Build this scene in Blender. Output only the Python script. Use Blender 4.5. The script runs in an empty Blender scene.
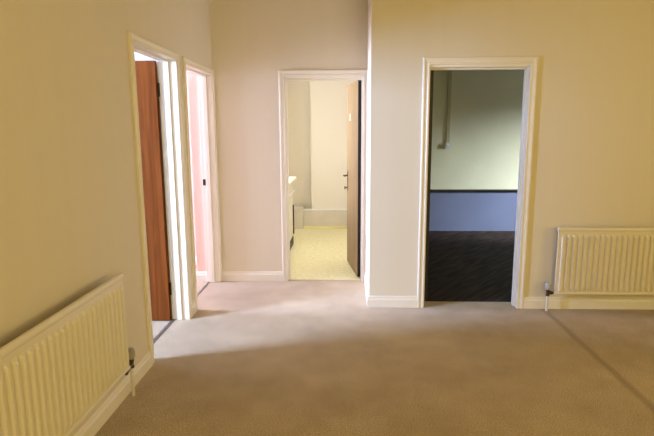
import bpy, bmesh, math, random
from mathutils import Matrix, Vector
random.seed(4)
S = bpy.context.scene
COL = S.collection
PI = math.pi

# ------------------------------------------------------------------ plan (metres)
XL = -1.27      # hall side of the left wall
WT = 0.13       # wall thickness
YA = 4.987      # far wall with the middle doorway
YB = 4.2305     # nearer wall with the right doorway
XR = 0.1957     # corner where the far wall steps forward
CH = 2.69       # ceiling
HD = 1.98       # door head
YBACK, XRIGHT = -2.6, 4.3

# ------------------------------------------------------------------ materials
def mat(name, col, rough=.6, metal=0.0, col2=None, scale=20, fac=(.35, .65), bump=0, bscale=200, detail=4, spec=.4):
    m = bpy.data.materials.new(name); m.use_nodes = True
    nt = m.node_tree; b = nt.nodes['Principled BSDF']
    b.inputs['Base Color'].default_value = (*col, 1)
    b.inputs['Roughness'].default_value = rough
    b.inputs['Metallic'].default_value = metal
    b.inputs['Specular IOR Level'].default_value = spec
    tc = nt.nodes.new('ShaderNodeTexCoord')
    if col2:
        n = nt.nodes.new('ShaderNodeTexNoise'); n.inputs['Scale'].default_value = scale; n.inputs['Detail'].default_value = detail
        mp = nt.nodes.new('ShaderNodeMapRange'); mp.inputs[1].default_value = fac[0]; mp.inputs[2].default_value = fac[1]
        mx = nt.nodes.new('ShaderNodeMix'); mx.data_type = 'RGBA'
        mx.inputs['A'].default_value = (*col, 1); mx.inputs['B'].default_value = (*col2, 1)
        nt.links.new(tc.outputs['Object'], n.inputs['Vector']); nt.links.new(n.outputs['Fac'], mp.inputs[0])
        nt.links.new(mp.outputs[0], mx.inputs['Factor']); nt.links.new(mx.outputs['Result'], b.inputs['Base Color'])
    if bump:
        n2 = nt.nodes.new('ShaderNodeTexNoise'); n2.inputs['Scale'].default_value = bscale; n2.inputs['Detail'].default_value = 3
        bp = nt.nodes.new('ShaderNodeBump'); bp.inputs['Strength'].default_value = bump; bp.inputs['Distance'].default_value = .004
        nt.links.new(tc.outputs['Object'], n2.inputs['Vector']); nt.links.new(n2.outputs['Fac'], bp.inputs['Height'])
        nt.links.new(bp.outputs[0], b.inputs['Normal'])
    return m

def wood(name, c1, c2, rough=.4, s=(14, 14, .7)):
    m = mat(name, c1, rough, spec=.1); nt = m.node_tree; b = nt.nodes['Principled BSDF']
    tc = nt.nodes.new('ShaderNodeTexCoord'); mp = nt.nodes.new('ShaderNodeMapping'); mp.inputs['Scale'].default_value = s
    n = nt.nodes.new('ShaderNodeTexNoise'); n.inputs['Scale'].default_value = 2.2; n.inputs['Detail'].default_value = 6; n.inputs['Distortion'].default_value = .6
    r = nt.nodes.new('ShaderNodeValToRGB'); r.color_ramp.elements[0].position = .35; r.color_ramp.elements[1].position = .68
    r.color_ramp.elements[0].color = (*c1, 1); r.color_ramp.elements[1].color = (*c2, 1)
    nt.links.new(tc.outputs['Object'], mp.inputs[0]); nt.links.new(mp.outputs[0], n.inputs['Vector'])
    nt.links.new(n.outputs['Fac'], r.inputs[0]); nt.links.new(r.outputs[0], b.inputs['Base Color'])
    return m

def wallpaper():
    """cream lining paper: faint vertical joins and a slight mottling"""
    m = mat('wallpaper_cream', (.70, .60, .44), .85, bump=.12, bscale=90); nt = m.node_tree; b = nt.nodes['Principled BSDF']
    tc = nt.nodes.new('ShaderNodeTexCoord'); mp = nt.nodes.new('ShaderNodeMapping'); mp.inputs['Scale'].default_value = (5, 5, .15)
    n = nt.nodes.new('ShaderNodeTexNoise'); n.inputs['Scale'].default_value = 2.0; n.inputs['Detail'].default_value = 3
    r = nt.nodes.new('ShaderNodeValToRGB'); r.color_ramp.elements[0].position = .3; r.color_ramp.elements[1].position = .7
    r.color_ramp.elements[0].color = (*WALLC[0], 1); r.color_ramp.elements[1].color = (*WALLC[1], 1)
    nt.links.new(tc.outputs['Object'], mp.inputs[0]); nt.links.new(mp.outputs[0], n.inputs['Vector'])
    nt.links.new(n.outputs['Fac'], r.inputs[0]); nt.links.new(r.outputs[0], b.inputs['Base Color'])
    return m
WALLC = ((.672, .606, .475), (.684, .618, .487))

def carpet():
    """beige twist pile, worn in patches, with a dark join running away to the right wall"""
    m = mat('carpet_beige', (.5, .42, .32), .95, spec=.05); nt = m.node_tree; b = nt.nodes['Principled BSDF']; N = nt.nodes.new; L = nt.links.new
    b.inputs['Sheen Weight'].default_value = .15
    tc = N('ShaderNodeTexCoord')
    n1 = N('ShaderNodeTexNoise'); n1.inputs['Scale'].default_value = 165; n1.inputs['Detail'].default_value = 3
    n2 = N('ShaderNodeTexNoise'); n2.inputs['Scale'].default_value = 1.6; n2.inputs['Detail'].default_value = 9; n2.inputs['Roughness'].default_value = .72
    for n in (n1, n2): L(tc.outputs['Object'], n.inputs['Vector'])
    r1 = N('ShaderNodeValToRGB'); r1.color_ramp.elements[0].position = .32; r1.color_ramp.elements[1].position = .68
    r1.color_ramp.elements[0].color = (*CARP[0], 1); r1.color_ramp.elements[1].color = (*CARP[1], 1)
    L(n1.outputs['Fac'], r1.inputs[0])
    r2 = N('ShaderNodeValToRGB'); r2.color_ramp.elements[0].position = .34; r2.color_ramp.elements[1].position = .66
    r2.color_ramp.elements[0].color = (.74, .71, .67, 1); r2.color_ramp.elements[1].color = (1, 1, 1, 1)
    L(n2.outputs['Fac'], r2.inputs[0])
    mx = N('ShaderNodeMix'); mx.data_type = 'RGBA'; mx.blend_type = 'MULTIPLY'; mx.inputs['Factor'].default_value = 1
    L(r1.outputs[0], mx.inputs['A']); L(r2.outputs[0], mx.inputs['B'])
    # the join: |x - 1.66 + wobble|
    sx = N('ShaderNodeSeparateXYZ'); L(tc.outputs['Object'], sx.inputs[0])
    w = N('ShaderNodeTexNoise'); w.inputs['Scale'].default_value = 3; L(tc.outputs['Object'], w.inputs['Vector'])
    ws = N('ShaderNodeMath'); ws.operation = 'MULTIPLY_ADD'; ws.inputs[1].default_value = .03; ws.inputs[2].default_value = -1.678
    L(w.outputs['Fac'], ws.inputs[0])
    ad = N('ShaderNodeMath'); ad.operation = 'ADD'; L(sx.outputs[0], ad.inputs[0]); L(ws.outputs[0], ad.inputs[1])
    ab = N('ShaderNodeMath'); ab.operation = 'ABSOLUTE'; L(ad.outputs[0], ab.inputs[0])
    mr = N('ShaderNodeMapRange'); mr.interpolation_type = 'SMOOTHSTEP'
    mr.inputs[1].default_value = .004; mr.inputs[2].default_value = .042; mr.inputs[3].default_value = .42; mr.inputs[4].default_value = 0
    L(ab.outputs[0], mr.inputs[0])
    m2 = N('ShaderNodeMix'); m2.data_type = 'RGBA'; m2.inputs['B'].default_value = (.13, .095, .06, 1)
    L(mr.outputs[0], m2.inputs['Factor']); L(mx.outputs['Result'], m2.inputs['A']); L(m2.outputs['Result'], b.inputs['Base Color'])
    bp = N('ShaderNodeBump'); bp.inputs['Strength'].default_value = .5; bp.inputs['Distance'].default_value = .006
    L(n1.outputs['Fac'], bp.inputs['Height']); L(bp.outputs[0], b.inputs['Normal'])
    return m
CARP = ((.24, .187, .118), (.74, .588, .395))

def streaked_floor():  # dark floor, with slanting streaks of daylight put into its colour
    m = mat('dark_floor', (.05, .035, .03), .75, spec=.12); nt = m.node_tree; b = nt.nodes['Principled BSDF']; N = nt.nodes.new; L = nt.links.new
    tc = N('ShaderNodeTexCoord'); mp = N('ShaderNodeMapping'); mp.vector_type = 'TEXTURE'; mp.inputs['Scale'].default_value = (.5, .07, 1); mp.inputs['Rotation'].default_value = (0, 0, .9)
    n = N('ShaderNodeTexNoise'); n.inputs['Scale'].default_value = 1.5; n.inputs['Detail'].default_value = 5
    r = N('ShaderNodeValToRGB'); r.color_ramp.elements[0].position = .35; r.color_ramp.elements[1].position = .7
    r.color_ramp.elements[0].color = (.010, .006, .004, 1); r.color_ramp.elements[1].color = (.055, .036, .030, 1)
    L(tc.outputs['Object'], mp.inputs[0]); L(mp.outputs[0], n.inputs['Vector']); L(n.outputs['Fac'], r.inputs[0]); L(r.outputs[0], b.inputs['Base Color'])
    return m

M_WALL = wallpaper()
M_CARPET = carpet()
M_TRIM = mat('gloss_trim_paint', (.76, .71, .61), .35, col2=(.745, .695, .59), scale=8, spec=.5)
M_CEIL = mat('ceiling_paint', (.62, .57, .45), .9, bump=.1, bscale=60)
M_ROOM = mat('side_room_paint', (.55, .53, .52), .85, bump=.1, bscale=90)
M_PINK = mat('pale_pink_paint', (.74, .50, .40), .8, bump=.1, bscale=90, col2=(.72, .48, .38), scale=4)
M_KWALL = mat('kitchen_wall_paint', (.76, .72, .60), .7, bump=.1, bscale=90)
M_VINYL = mat('kitchen_vinyl', (.74, .69, .42), .45, col2=(.87, .83, .55), scale=24, detail=8)
M_KBOX = mat('kitchen_boxing_paint', (.66, .62, .53), .6, col2=(.62, .58, .50), scale=5)
M_KCOVE = mat('kitchen_cove_yellow', (.85, .78, .42), .5, col2=(.80, .74, .38), scale=5)
M_GREEN = mat('pale_green_paint', (.60, .59, .45), .85, bump=.15, bscale=60, col2=(.57, .56, .43), scale=3)
M_BLUE = mat('blue_grey_paint', (.15, .175, .30), .75, bump=.1, bscale=60, col2=(.14, .16, .28), scale=3)
M_DARK = mat('black_brown_paint', (.012, .009, .008), .5, col2=(.02, .012, .010), scale=10)
M_DFLOOR = streaked_floor()
M_WOOD = wood('orange_brown_veneer', (.115, .030, .004), (.19, .054, .008), .8)
M_WOOD2 = wood('light_brown_veneer', (.27, .19, .10), (.38, .275, .155), .5)
M_RAD = mat('radiator_enamel', (.70, .65, .53), .32, col2=(.685, .635, .515), scale=6, spec=.5)
M_STEEL = mat('chrome', (.72, .70, .66), .25, 1.0, col2=(.6, .58, .54), scale=30)
M_PIPE = mat('painted_pipe', (.70, .67, .60), .4, col2=(.6, .57, .5), scale=20)
M_BRASS = mat('tarnished_brass', (.13, .09, .05), .45, .7, col2=(.07, .05, .03), scale=60)
M_TRV = mat('grey_white_plastic', (.42, .41, .38), .45, col2=(.32, .31, .28), scale=30)
M_IRON = mat('dark_iron', (.03, .026, .022), .5, .6, col2=(.05, .04, .035), scale=60)
M_WHITE = mat('white_plastic', (.85, .84, .80), .5, col2=(.8, .79, .75), scale=30)
M_CAB = mat('white_laminate', (.82, .78, .66), .4, col2=(.79, .75, .63), scale=5)
M_TOP = mat('cream_worktop', (.80, .76, .52), .35, col2=(.76, .72, .48), scale=25)
M_STRIP = mat('threshold_metal', (.30, .29, .28), .45, .6, col2=(.22, .21, .2), scale=30)
M_COND = mat('conduit_cream', (.40, .38, .25), .6, col2=(.37, .35, .23), scale=8)
M_JBOX = mat('pale_blue_grey_plastic', (.55, .58, .66), .5, col2=(.5, .53, .6), scale=20)

# ------------------------------------------------------------------ mesh helpers
def link(name, bm, m, parent=None, bevel=0, smooth=False, loc=None):
    me = bpy.data.meshes.new(name)
    bmesh.ops.recalc_face_normals(bm, faces=bm.faces)
    bm.to_mesh(me); bm.free()
    for x in (m if isinstance(m, (list, tuple)) else [m]): me.materials.append(x)
    if smooth:
        for p in me.polygons: p.use_smooth = True
    o = bpy.data.objects.new(name, me); COL.objects.link(o)
    if parent: o.parent = parent
    if loc: o.location = loc
    if bevel:
        b = o.modifiers.new('bevel', 'BEVEL'); b.width = bevel; b.segments = 3; b.limit_method = 'ANGLE'
    return o

def box(bm, x0, x1, y0, y1, z0, z1):
    v = [bm.verts.new((x, y, z)) for x in (x0, x1) for y in (y0, y1) for z in (z0, z1)]
    return [bm.faces.new([v[i] for i in q]) for q in ((0, 1, 3, 2), (4, 6, 7, 5), (0, 4, 5, 1), (2, 3, 7, 6), (0, 2, 6, 4), (1, 5, 7, 3))]

def cyl(bm, p, q, r, r2=None, seg=20):
    p, q = Vector(p), Vector(q); d = q - p; r2 = r if r2 is None else r2
    M = Matrix.Translation((p + q) / 2) @ d.to_track_quat('Z', 'Y').to_matrix().to_4x4()
    bmesh.ops.create_cone(bm, cap_ends=True, segments=seg, radius1=r, radius2=r2, depth=d.length, matrix=M)

def lathe(bm, cx, cy, prof, seg=28):
    rings = []
    for r, z in prof:
        rings.append([bm.verts.new((cx + r * math.cos(2 * PI * i / seg), cy + r * math.sin(2 * PI * i / seg), z)) for i in range(seg)])
    for a, b in zip(rings, rings[1:]):
        for i in range(seg): bm.faces.new((a[i], a[(i + 1) % seg], b[(i + 1) % seg], b[i]))
    bm.faces.new(rings[0][::-1]); bm.faces.new(rings[-1])

def structure(o, label=None):
    o['kind'] = 'structure'
    if label: o['label'] = label
    return o

def thing(name, label, cat, loc=(0, 0, 0), rz=0, group=None):
    o = bpy.data.objects.new(name, None); COL.objects.link(o)
    o.location = loc; o.rotation_euler = (0, 0, rz); o['label'] = label; o['category'] = cat
    if group: o['group'] = group
    return o

def wall_x(name, x0, x1, ya, yb, m, openings=(), label=None):
    """wall running along y; openings = (y0, y1, z0, z1)"""
    bm = bmesh.new(); y = ya
    for (a, b, z0, z1) in sorted(openings):
        box(bm, x0, x1, y, a, 0, CH)
        if z0 > 0: box(bm, x0, x1, a, b, 0, z0)
        box(bm, x0, x1, a, b, z1, CH); y = b
    box(bm, x0, x1, y, yb, 0, CH)
    return structure(link(name, bm, m), label)

def wall_y(name, y0, y1, xa, xb, m, openings=(), label=None):
    bm = bmesh.new(); x = xa
    for (a, b, z0, z1) in sorted(openings):
        box(bm, x, a, y0, y1, 0, CH)
        if z0 > 0: box(bm, a, b, y0, y1, 0, z0)
        box(bm, a, b, y0, y1, z1, CH); x = b
    box(bm, x, xb, y0, y1, 0, CH)
    return structure(link(name, bm, m), label)

LT = .028   # lining thickness
def grow(o, h=HD): return (o[0] - LT, o[1] + LT, 0, h + LT)

HL = 2.012               # the two left doorways stand a little higher
D1 = (3.125, 3.895)     # doorways in the left wall (y range)
D2 = (4.125, 4.932)
DM = (-.583, .158)      # middle doorway (x range)
DR = (.659, 1.440)      # right doorway (x range)

# ------------------------------------------------------------------ shell
RX = 4.2; W4 = (6.3, 7.5, .75, 2.05)
KX = -1.30; KY = 7.90; RY = 7.69; PX = -4.4
W1 = (1.60, 2.40, 1.25, 2.5)    # window of the first side room
W2 = (4.12, 4.92, .85, 2.3)
wall_x('wall_left', XL - WT, XL, YBACK, YA, M_WALL, [grow(D1, 2.012), grow(D2, 2.012)])
wall_y('wall_far', YA, YA + .12, XL - WT, XR, M_WALL, [grow(DM)])
wall_x('wall_return', XR, XR + .10, YB, KY + .3, M_WALL)
wall_y('wall_front', YB, YB + WT, XR + .10, XRIGHT + .12, M_WALL, [grow(DR)])
wall_x('wall_right', XRIGHT, XRIGHT + .12, YBACK, YB, M_WALL, [(.2, 2.2, .9, 2.1)])
wall_y('wall_back', YBACK - .12, YBACK, XL - WT, XRIGHT + .12, M_WALL, [(-.2, 2.4, .8, 2.2)])

def slab(name, x0, x1, y0, y1, z0, z1, m): 
    bm = bmesh.new(); box(bm, x0, x1, y0, y1, z0, z1); return structure(link(name, bm, m))
bm = bmesh.new()
for b in ((PX, XRIGHT, YBACK, 4.23), (PX, XR, 4.23, 5.035), (XR + .1, XRIGHT, 4.23, 4.385), (PX, -1.4, 5.035, 5.6)): box(bm, b[0], b[1], b[2], b[3], -.05, 0)
bmesh.ops.remove_doubles(bm, verts=bm.verts, dist=1e-5)
structure(link('floor', bm, M_CARPET))
slab('floor', KX - .1, XR, 5.035, KY + .3, -.05, 0, M_VINYL)
slab('floor', XR + .1, RX, 4.385, RY + .1, -.05, 0, M_DFLOOR)
slab('ceiling', PX - .12, 5.12, YBACK - .12, 8.3, CH, CH + .1, M_CEIL)

# side rooms behind the two left doorways
wall_x('wall_side_rooms_left', PX - .12, PX, .4, 5.72, M_ROOM, [W1, W2])
wall_y('wall_partition', 3.97, 4.05, PX, XL - WT, M_ROOM)
wall_y('wall_side_room_near', .28, .40, PX - .12, XL - WT, M_ROOM)
wall_y('wall_side_room_far', 5.60, 5.72, PX, XL - WT, M_PINK)
wall_x('wall_nib', -1.50, XL - WT, 4.965, 5.6, M_PINK)
# kitchen
wall_x('wall_kitchen_left', KX - .1, KX, YA + .12, KY + .3, M_KWALL, [(5.25, 6.35, 1.08, 2.15)])
wall_y('wall_kitchen_far', KY, KY + .3, -.54, XR, M_KWALL)
wall_y('wall_kitchen_alcove', KY + .25, KY + .36, KX, -.54, M_KWALL)
# right-hand room
wall_y('wall_right_room_far', RY, RY + .1, XR + .1, RX + .12, M_GREEN)
wall_x('wall_right_room_right', RX, RX + .12, YB + WT, RY, M_GREEN, [W4])
bm = bmesh.new(); box(bm, XR + .1, RX, RY - .05, RY, 0, .598); structure(link('wall_right_room_dado', bm, M_BLUE))
bm = bmesh.new(); box(bm, XR + .1, RX, RY - .075, RY, .598, .622); structure(link('trim_dado_rail', bm, M_DARK, bevel=.003))
# kitchen low boxing and cove
bm = bmesh.new(); box(bm, -.66, XR, 7.80, KY, .04, .285); structure(link('trim_pipe_boxing', bm, M_KBOX, bevel=.004))
bm = bmesh.new(); box(bm, -.66, XR, 7.785, KY, 0, .04); structure(link('trim_floor_cove', bm, M_KCOVE, bevel=.004))
bm = bmesh.new(); box(bm, -.66, XR, 7.792, KY, .285, .297); structure(link('trim_boxing_top', bm, M_WHITE, bevel=.003))
bm = bmesh.new(); box(bm, -.90, -.66, 7.76, KY + .14, 0, .325); structure(link('trim_corner_boxing', bm, M_KBOX, bevel=.004))

# ------------------------------------------------------------------ windows (out of frame, letting daylight in; the last two added for warm fill)
def window(n, axis, pos, a0, a1, z0, z1, depth=.05):
    bm = bmesh.new()
    def b(s0, s1, c, d):
        if axis == 'x': box(bm, pos - depth / 2, pos + depth / 2, s0, s1, c, d)
        else: box(bm, s0, s1, pos - depth / 2, pos + depth / 2, c, d)
    t = .05
    b(a0, a1, z0, z0 + t); b(a0, a1, z1 - t, z1); b(a0, a0 + t, z0 + t, z1 - t); b(a1 - t, a1, z0 + t, z1 - t)
    mid = (a0 + a1) / 2; b(mid - .02, mid + .02, z0 + t, z1 - t)
    structure(link('window_%d' % n, bm, M_WHITE, bevel=.004))
window(1, 'x', PX - .06, *W1); window(2, 'x', PX - .06, *W2)
window(3, 'x', KX - .05, 5.25, 6.35, 1.08, 2.15)
window(4, 'x', RX + .06, *W4)
window(5, 'x', XRIGHT + .06, .2, 2.2, .9, 2.1)
window(6, 'y', YBACK - .06, -.2, 2.4, .8, 2.2)

# ------------------------------------------------------------------ joinery
ARCH = [(0, 0), (0, .011), (.004, .014), (.013, .014), (.017, .011), (.030, .013), (.040, .018), (.050, .018), (.055, .013), (.055, 0)]
QH = .022    # margin of lining left showing over the head
def architrave(name, f, s0, s1, h=HD + QH):
    bm = bmesh.new(); n = len(ARCH); rows = []
    for a, d in ARCH:
        rows.append([bm.verts.new(f(*p, d)) for p in ((s0 - a, 0), (s0 - a, h + a), (s1 + a, h + a), (s1 + a, 0))])
    for i in range(n - 1):
        for k in range(3): bm.faces.new((rows[i][k], rows[i + 1][k], rows[i + 1][k + 1], rows[i][k + 1]))
    for k in range(3): bm.faces.new((rows[-1][k], rows[0][k], rows[0][k + 1], rows[-1][k + 1]))
    bm.faces.new([r[0] for r in rows]); bm.faces.new([r[3] for r in rows][::-1])
    return structure(link(name, bm, M_TRIM))

def lining(name, f, s0, s1, depth, stop, HD=HD):
    """door lining with planted stops; f(s, z, d): d = depth into the wall"""
    bm = bmesh.new()
    def b(sa, sb, za, zb, da, db):
        P = [f(s, z, d) for s in (sa, sb) for z in (za, zb) for d in (da, db)]
        xs, ys, zs = zip(*P); box(bm, min(xs), max(xs), min(ys), max(ys), min(zs), max(zs))
    b(s0 - LT, s0, 0, HD + LT, 0, depth); b(s1, s1 + LT, 0, HD + LT, 0, depth); b(s0, s1, HD, HD + LT, 0, depth)
    a, c = stop; t = .013
    b(s0, s0 + t, 0, HD, a, c); b(s1 - t, s1, 0, HD, a, c); b(s0 + t, s1 - t, HD - t, HD, a, c)
    return structure(link(name, bm, M_TRIM, bevel=.002))

fL = lambda s, z, d: (XL + d, s, z)
fA = lambda s, z, d: (s, YA - d, z)
fB = lambda s, z, d: (s, YB - d, z)
architrave('trim_1', fL, *D1, HL); lining('trim_2', lambda s, z, d: (XL - d, s, z), *D1, WT, (.045, .088), HL)
architrave('trim_3', fL, *D2, HL); L2 = lining('trim_4', lambda s, z, d: (XL - d, s, z), *D2, WT, (.045, .088), HL)
architrave('trim_5', fA, *DM); lining('trim_6', lambda s, z, d: (s, YA + d, z), *DM, .12, (.035, .078))
architrave('trim_7', fB, *DR); lining('trim_8', lambda s, z, d: (s, YB + d, z), *DR, WT, (.045, .088))
bm = bmesh.new(); box(bm, -1.392, -1.366, 4.926, 4.9325, .975, 1.035); box(bm, -1.386, -1.374, 4.922, 4.926, .99, 1.02)
link('strike_plate', bm, M_IRON, L2)['label'] = 'black latch keep'

SK = [(0, 0), (.017, 0), (.017, .068), (.013, .076), (.011, .080), (.011, .090), (.006, .098), (0, .100)]
def skirting(name, pts):
    """pts: path on plan, room on the left-hand side of travel; mitred corners"""
    bm = bmesh.new(); P = [Vector(p) for p in pts]; rows = []
    for i, p in enumerate(P):
        n = []
        if i: e = (p - P[i - 1]).normalized(); n.append(Vector((-e.y, e.x)))
        if i < len(P) - 1: e = (P[i + 1] - p).normalized(); n.append(Vector((-e.y, e.x)))
        o = n[0] if len(n) == 1 else (n[0] + n[1]) / (1 + n[0].dot(n[1]))
        rows.append([bm.verts.new((p.x + o.x * d, p.y + o.y * d, z)) for d, z in SK])
    for a, b in zip(rows, rows[1:]):
        for k in range(len(SK)): k2 = (k + 1) % len(SK); bm.faces.new((a[k], a[k2], b[k2], b[k]))
    bm.faces.new(rows[0][::-1]); bm.faces.new(rows[-1])
    return structure(link(name, bm, M_TRIM))
A = .055
skirting('baseboard_left', [(XL, D1[0] - A), (XL, YBACK), (XRIGHT, YBACK), (XRIGHT, YB), (DR[1] + A, YB)])
skirting('baseboard_pier', [(XL, D2[0] - A), (XL, D1[1] + A)])
skirting('baseboard_far', [(DM[0] - A, YA), (XL, YA)])
skirting('baseboard_return', [(DR[0] - A, YB), (XR, YB), (XR, YA)])
skirting('baseboard_nib', [(XL - WT, 4.965), (-1.50, 4.965), (-1.50, 5.6)])
skirting('baseboard_side_room', [(-1.50, 5.6), (PX, 5.6), (PX, 4.05), (XL - WT, 4.05)])

def bar(name, *b):
    bm = bmesh.new(); box(bm, *b); structure(link(name, bm, M_STRIP, bevel=.003))
bar('trim_9', -1.402, -1.375, D1[0], D1[1], 0, .006)
bar('trim_10', -1.388, -1.368, D2[0], D2[1], 0, .005)

# ------------------------------------------------------------------ door leaves
def leaf(name, label, loc, rz, w, faces, side, hinges=(), hinge_side=1, handle=True, HD=HD, edge=M_DARK):
    """leaf runs along local +x from the hinge, thickness from y=0 to y=side*0.040"""
    root = thing(name, label, 'door', loc, rz); root['kind'] = 'structure'
    bm = bmesh.new(); y0, y1 = sorted((0, side * .040)); F = box(bm, 0, w, y0, y1, .008, HD - .006)
    for k, f in enumerate(F): f.material_index = 1
    for f in F:
        f.normal_update()
        if abs(f.normal.y) > .5: f.material_index = 0
    link('door_panel', bm, [faces, edge or faces], root, bevel=.0015)
    for z in hinges:
        bm = bmesh.new(); cyl(bm, (-.006, hinge_side * .006 + (0 if side > 0 else 0), z - .05), (-.006, hinge_side * .006, z + .05), .008, seg=12)
        box(bm, -.004, .028, min(0, -side * .003), max(0, -side * .003), z - .05, z + .05)
        link('hinge', bm, M_IRON, root)['label'] = 'dark steel hinge'
    if handle:
        for sgn, yy in ((-1, y0), (1, y1)):
            bm = bmesh.new(); x = w - .06
            box(bm, x - .018, x + .018, min(yy, yy + sgn * .006), max(yy, yy + sgn * .006), .83, 1.05)
            cyl(bm, (x, yy, .999), (x, yy + sgn * .05, .999), .009, seg=14)
            cyl(bm, (x + .008, yy + sgn * .048, .999), (x - .105, yy + sgn * .048, .999), .008, .007, seg=14)
            cyl(bm, (x, yy, .862), (x, yy + sgn * .030, .862), .008, seg=14)
            box(bm, x - .004, x + .004, min(yy + sgn * .028, yy + sgn * .040), max(yy + sgn * .028, yy + sgn * .040), .845, .88)
            link('handle', bm, M_IRON if handle != 'brass' else M_BRASS, root, bevel=.001)['label'] = 'dark lever handle on a back plate'
    return root
# left room: leaf hinged on the far jamb, standing open into the room
leaf('door_1', 'orange brown veneered door standing open inside the nearest left doorway', (-1.404, 3.891, 0), PI, .76, M_WOOD, 1, hinges=(1.80, .26), HD=HL, edge=None)
# middle room
hd = Vector((-.112, .735)); ang = math.atan2(hd.y, hd.x)
dm = leaf('door_2', 'light brown wooden door swung back to the right in the middle doorway', (.114, 5.118, 0), ang, .70, M_WOOD2, -1, handle='brass')
bm = bmesh.new(); box(bm, .46, .50, 0, .003, 1.595, 1.67); link('door_sign', bm, M_WHITE, dm, bevel=.001)['label'] = 'small white plate'
# right room
leaf('door_3', 'black brown door edge inside the right doorway, leaf folded back behind the wall', (.674, 4.372, 0), PI / 2, .76, M_DARK, -1)

# ------------------------------------------------------------------ radiators
def radiator(label, loc, rz, w, z0, z1, valve_end, valve_z):
    """local: width +x, wall at y=0, front towards -y"""
    root = thing('radiator', label, 'radiator', loc, rz, None)
    yf = -.096; pitch = .0433; n = int(round((w - .03) / pitch)); pitch = (w - .03) / n
    # pressed front sheet
    bm = bmesh.new(); x0 = .015
    prof = [(0, 0), (.22, 0), (.33, .75), (.42, 1), (.68, 1), (.77, .75), (.88, 0)]
    xs = [(0, 0)] + [(x0 + (i + a) * pitch, b) for i in range(n) for a, b in prof] + [(w - .015, 0), (w, 0)]
    zt, zb = z1 - .060, z0 + .030
    zs = [(z0 + .006, 0), (zb - .002, 0), (zb + .008, .6), (zb + .022, 1), (zt - .022, 1), (zt - .008, .6), (zt + .002, 0), (z1 - .01, 0)]
    V = [[bm.verts.new((x, yf - .013 * a * b, z)) for z, b in zs] for x, a in xs]
    for c, d in zip(V, V[1:]):
        for k in range(len(zs) - 1): bm.faces.new((c[k], d[k], d[k + 1], c[k + 1]))
    bk = [bm.verts.new(p) for p in ((0, yf + .014, z0 + .006), (w, yf + .014, z0 + .006), (w, yf + .014, z1 - .01), (0, yf + .014, z1 - .01))]
    bm.faces.new(bk)
    bm.faces.new([v[0] for v in V] + [bk[1], bk[0]]); bm.faces.new([v[-1] for v in V] + [bk[2], bk[3]])
    bm.faces.new(V[0] + [bk[3], bk[0]]); bm.faces.new(V[-1] + [bk[2], bk[1]])
    link('front_panel', bm, M_RAD, root)
    bm = bmesh.new(); x = .05
    while x < w - .05: box(bm, x, x + .0015, yf + .014, -.050, z0 + .05, z1 - .09); x += .02
    link('convector_fins', bm, M_RAD, root)
    # rolled top rail: rounded section with a sunken line, closed by round ends
    def rail(name, zc, h, yc, d):
        bm = bmesh.new(); pr = []
        r = min(h, d) / 2
        for cx, cz, a0 in ((yc + d / 2 - r, zc + h / 2 - r, 0), (yc - d / 2 + r, zc + h / 2 - r, 90), (yc - d / 2 + r, zc - h / 2 + r, 180), (yc + d / 2 - r, zc - h / 2 + r, 270)):
            for k in range(5):
                t = math.radians(a0 + k * 22.5); pr.append((cx + r * math.cos(t), cz + r * math.sin(t)))
        a = [bm.verts.new((-.003, y, z)) for y, z in pr]; b = [bm.verts.new((w + .003, y, z)) for y, z in pr]
        for k in range(len(pr)): bm.faces.new((a[k], a[(k + 1) % len(pr)], b[(k + 1) % len(pr)], b[k]))
        bm.faces.new(a); bm.faces.new(b[::-1])
        return link(name, bm, M_RAD, root, bevel=.001)
    tr = rail('top_rail', z1 - .018, .036, yf + .010, .030)
    bm = bmesh.new(); cyl(bm, (w + .002, yf + .010, z1 - .018), (w + .0065, yf + .010, z1 - .018), .009, seg=20); link('end_cap', bm, M_RAD, tr)
    bm = bmesh.new(); cyl(bm, (-.0065, yf + .010, z1 - .018), (-.002, yf + .010, z1 - .018), .009, seg=20); link('end_cap', bm, M_RAD, tr)
    rail('bottom_rail', z0 + .010, .020, yf + .006, .022)
    for x in (.22, w - .22):
        bm = bmesh.new(); box(bm, x - .015, x + .015, yf + .014, 0, z0 + .05, z1 - .06); link('bracket', bm, M_RAD, root)
    vx, sg = (w + .122, 1) if valve_end else (-.046, -1); vy = -.052 if valve_end else -.070; ex = w if valve_end else 0
    bm = bmesh.new()
    lathe(bm, vx, vy, [(.010, valve_z - .028), (.015, valve_z - .026), (.015, valve_z - .012), (.012, valve_z - .010), (.014, valve_z + .014), (.017, valve_z + .016), (.017, valve_z + .028), (.012, valve_z + .030)])
    cyl(bm, (vx, vy, valve_z), (ex - sg * .004, min(vy, yf + .02), valve_z), .011, seg=16)
    cyl(bm, (vx - sg * .018, vy, valve_z), (vx - sg * .034, vy, valve_z), .0165, seg=6)
    v = link('valve', bm, M_BRASS, root, bevel=.001); v['label'] = 'tarnished brass valve body'
    bm = bmesh.new(); b = valve_z + .028
    lathe(bm, vx, vy, [(.017, b), (.022, b + .004), (.0235, b + .014), (.0235, b + .044), (.021, b + .056), (.014, b + .062), (.004, b + .064)])
    for i in range(14):
        t = 2 * PI * i / 14; cyl(bm, (vx + .0228 * math.cos(t), vy + .0228 * math.sin(t), b + .012), (vx + .0228 * math.cos(t), vy + .0228 * math.sin(t), b + .044), .0022, seg=6)
    link('valve_head', bm, M_TRV, v)['label'] = 'grey white plastic valve head'
    bm = bmesh.new(); cyl(bm, (vx, vy, 0), (vx, vy, valve_z - .024), .0095, seg=16)
    link('pipe', bm, M_PIPE, root)['label'] = 'bare supply pipe into the carpet'
    return root
radiator('cream ribbed radiator on the far right wall, beside the dark doorway', (1.715, YB, 0), 0, 1.60, .150, .713, False, .158)
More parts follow.
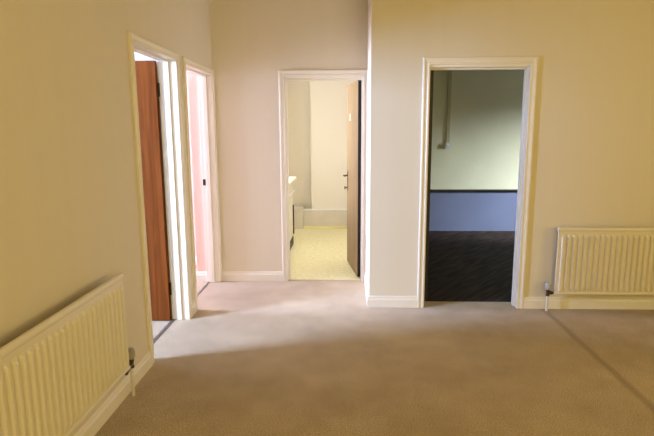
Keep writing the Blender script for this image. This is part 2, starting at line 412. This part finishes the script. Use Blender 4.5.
radiator('cream ribbed radiator low on the near left wall, running out of frame', (XL, .93, 0), PI / 2, 1.64, .222, .762, True, .197)

# ------------------------------------------------------------------ kitchen units
def cabinet(y0, y1, label, bar_handle):
    root = thing('base_cabinet', label, 'cabinet', (-.995, (y0 + y1) / 2, 0), 0)
    hw = (y1 - y0) / 2 - .001
    bm = bmesh.new(); box(bm, -.29, .268, -hw, hw, .11, .86); link('carcass', bm, M_CAB, root, bevel=.002)
    bm = bmesh.new(); box(bm, .25, .288, -hw, hw, 0, .105); link('plinth', bm, M_IRON, root)['label'] = 'dark plinth strip level with the door'  # dark strip along the foot, level with the door front
    bm = bmesh.new(); box(bm, .268, .287, -hw + .003, hw - .003, .12, .70); d = link('cabinet_door', bm, M_CAB, root, bevel=.003)
    bm = bmesh.new(); y = hw - .035 if bar_handle else hw - .05
    if bar_handle: box(bm, .287, .303, y, y + .02, .14, .53)
    else:
        cyl(bm, (.30, y, .50), (.30, y, .64), .005, seg=10); cyl(bm, (.286, y, .51), (.30, y, .51), .004, seg=8); cyl(bm, (.286, y, .63), (.30, y, .63), .004, seg=8)
    link('handle', bm, M_IRON, d, bevel=.002)['label'] = 'long black bar handle' if bar_handle else 'slim dark handle'
    bm = bmesh.new(); box(bm, .268, .287, -hw + .003, hw - .003, .71, .85); dr = link('drawer', bm, M_CAB, root, bevel=.003)
    bm = bmesh.new(); box(bm, .287, .318, -hw + .01, hw - .01, .715, .735); link('handle', bm, M_WHITE, dr, bevel=.003)['label'] = 'white rail along the drawer foot'
cabinet(5.55, 6.13, 'white base cabinet nearer the doorway, under the cream worktop', False)
cabinet(6.13, 6.73, 'white base cabinet with a long black vertical handle at the worktop end', True)
bm = bmesh.new(); box(bm, KX + .002, -.655, 5.50, 6.74, .862, .90)
w = link('worktop', bm, M_TOP, bevel=.006); w['label'] = 'cream yellow worktop laid over the two base cabinets'; w['category'] = 'worktop'

# ------------------------------------------------------------------ conduit in the right-hand room
c = thing('cable_conduit', 'cream vertical conduit down the wall to a small box, beyond the right doorway', 'conduit', (1.487, RY, 0))
bm = bmesh.new(); box(bm, -.025, .025, -.022, 0, 1.29, CH - .003); link('trunking', bm, M_COND, c, bevel=.003)
bm = bmesh.new(); box(bm, -.040, .040, -.042, 0, 1.235, 1.312); j = link('socket_box', bm, M_JBOX, c, bevel=.004); j['label'] = 'pale blue grey switch box'
bm = bmesh.new(); box(bm, -.012, .012, -.048, -.041, 1.257, 1.29); link('rocker', bm, M_WHITE, j, bevel=.002)

# ------------------------------------------------------------------ light
def area(name, loc, rot, sx, sy, power, col):
    l = bpy.data.lights.new(name, 'AREA'); l.shape = 'RECTANGLE'; l.size = sx; l.size_y = sy; l.energy = power; l.color = col
    o = bpy.data.objects.new(name, l); COL.objects.link(o); o.location = loc; o.rotation_euler = rot
    return o
R = math.radians
def win_light(name, axis, pos, a0, a1, z0, z1, power, col, tilt=0):
    a, z = (a0 + a1) / 2, (z0 + z1) / 2
    if axis == '+x': area(name, (pos, a, z), (0, R(-90 + tilt), 0), z1 - z0, a1 - a0, power, col)
    if axis == '-x': area(name, (pos, a, z), (0, R(90 - tilt), 0), z1 - z0, a1 - a0, power, col)
    if axis == '+y': area(name, (a, pos, z), (R(90 - tilt), 0, 0), a1 - a0, z1 - z0, power, col)
win_light('daylight_window_1', '+x', PX - .13, *W1, 620, (.60, .78, 1.30))
win_light('daylight_window_2', '+x', PX - .13, *W2, 350, (.75, .82, 1.30))
win_light('daylight_window_3', '+x', KX - .12, 5.25, 6.35, 1.08, 2.15, 104, (.96, .96, 1.14))
kl = area('kitchen_fill_light', (-.30, 6.2, CH - .065), (0, 0, 0), .3, 1.1, 9, (1.0, .97, .86)); kl.data.spread = R(110)  # fill light added to brighten the kitchen floor, source unseen
bm = bmesh.new(); box(bm, -.46, -.14, 5.62, 6.78, CH - .06, CH); structure(link('fill_light_box', bm, M_WHITE, bevel=.008))  # unseen casing added around the kitchen fill light
sk = area('skylight_right_room', (6.2, 5.7, 2.75), (0, 0, 0), 1.2, .9, 1000, (.87, .97, 1.0))
win_light('daylight_window_4', '-x', RX + .14, *W4, 16, (.95, .95, .85))
sk.rotation_euler = (Vector((2.4, 7.6, .8)) - sk.location).to_track_quat('-Z', 'Z').to_euler()
win_light('warm_fill_window_5', '-x', XRIGHT + .14, .2, 2.2, .9, 2.1, 58, (1.0, .79, .28))  # warm fill through an assumed window out of view
win_light('warm_fill_window_6', '+y', YBACK - .14, -.2, 2.4, .8, 2.2, 98, (1.0, .79, .30))  # warm fill from behind the camera, its window assumed

w = bpy.data.worlds.new('sky'); S.world = w; w.use_nodes = True
w.node_tree.nodes['Background'].inputs[0].default_value = (.75, .85, 1, 1); w.node_tree.nodes['Background'].inputs[1].default_value = .1

# ------------------------------------------------------------------ camera
cam = bpy.data.cameras.new('camera'); co = bpy.data.objects.new('camera', cam); COL.objects.link(co)
cam.sensor_width = 36; cam.lens = 36 * 513.63 / 654; cam.clip_start = .02
co.matrix_world = Matrix(((.999294719, -.000866460709, .0375408164, 0), (.0371569863, .167227559, -.985217896, 0), (-.00542420651, .985917944, .167141812, 1.4909), (0, 0, 0, 1)))
S.camera = co
S.view_settings.view_transform = 'Standard'; S.view_settings.look = 'None'; S.view_settings.gamma = 1
S.view_settings.exposure = 0.0
S.view_settings.use_curve_mapping = False
S.cycles.use_denoising = True; S.cycles.use_adaptive_sampling = False
S.cycles.max_bounces = 10; S.cycles.diffuse_bounces = 6
S.cycles.sample_clamp_indirect = 8
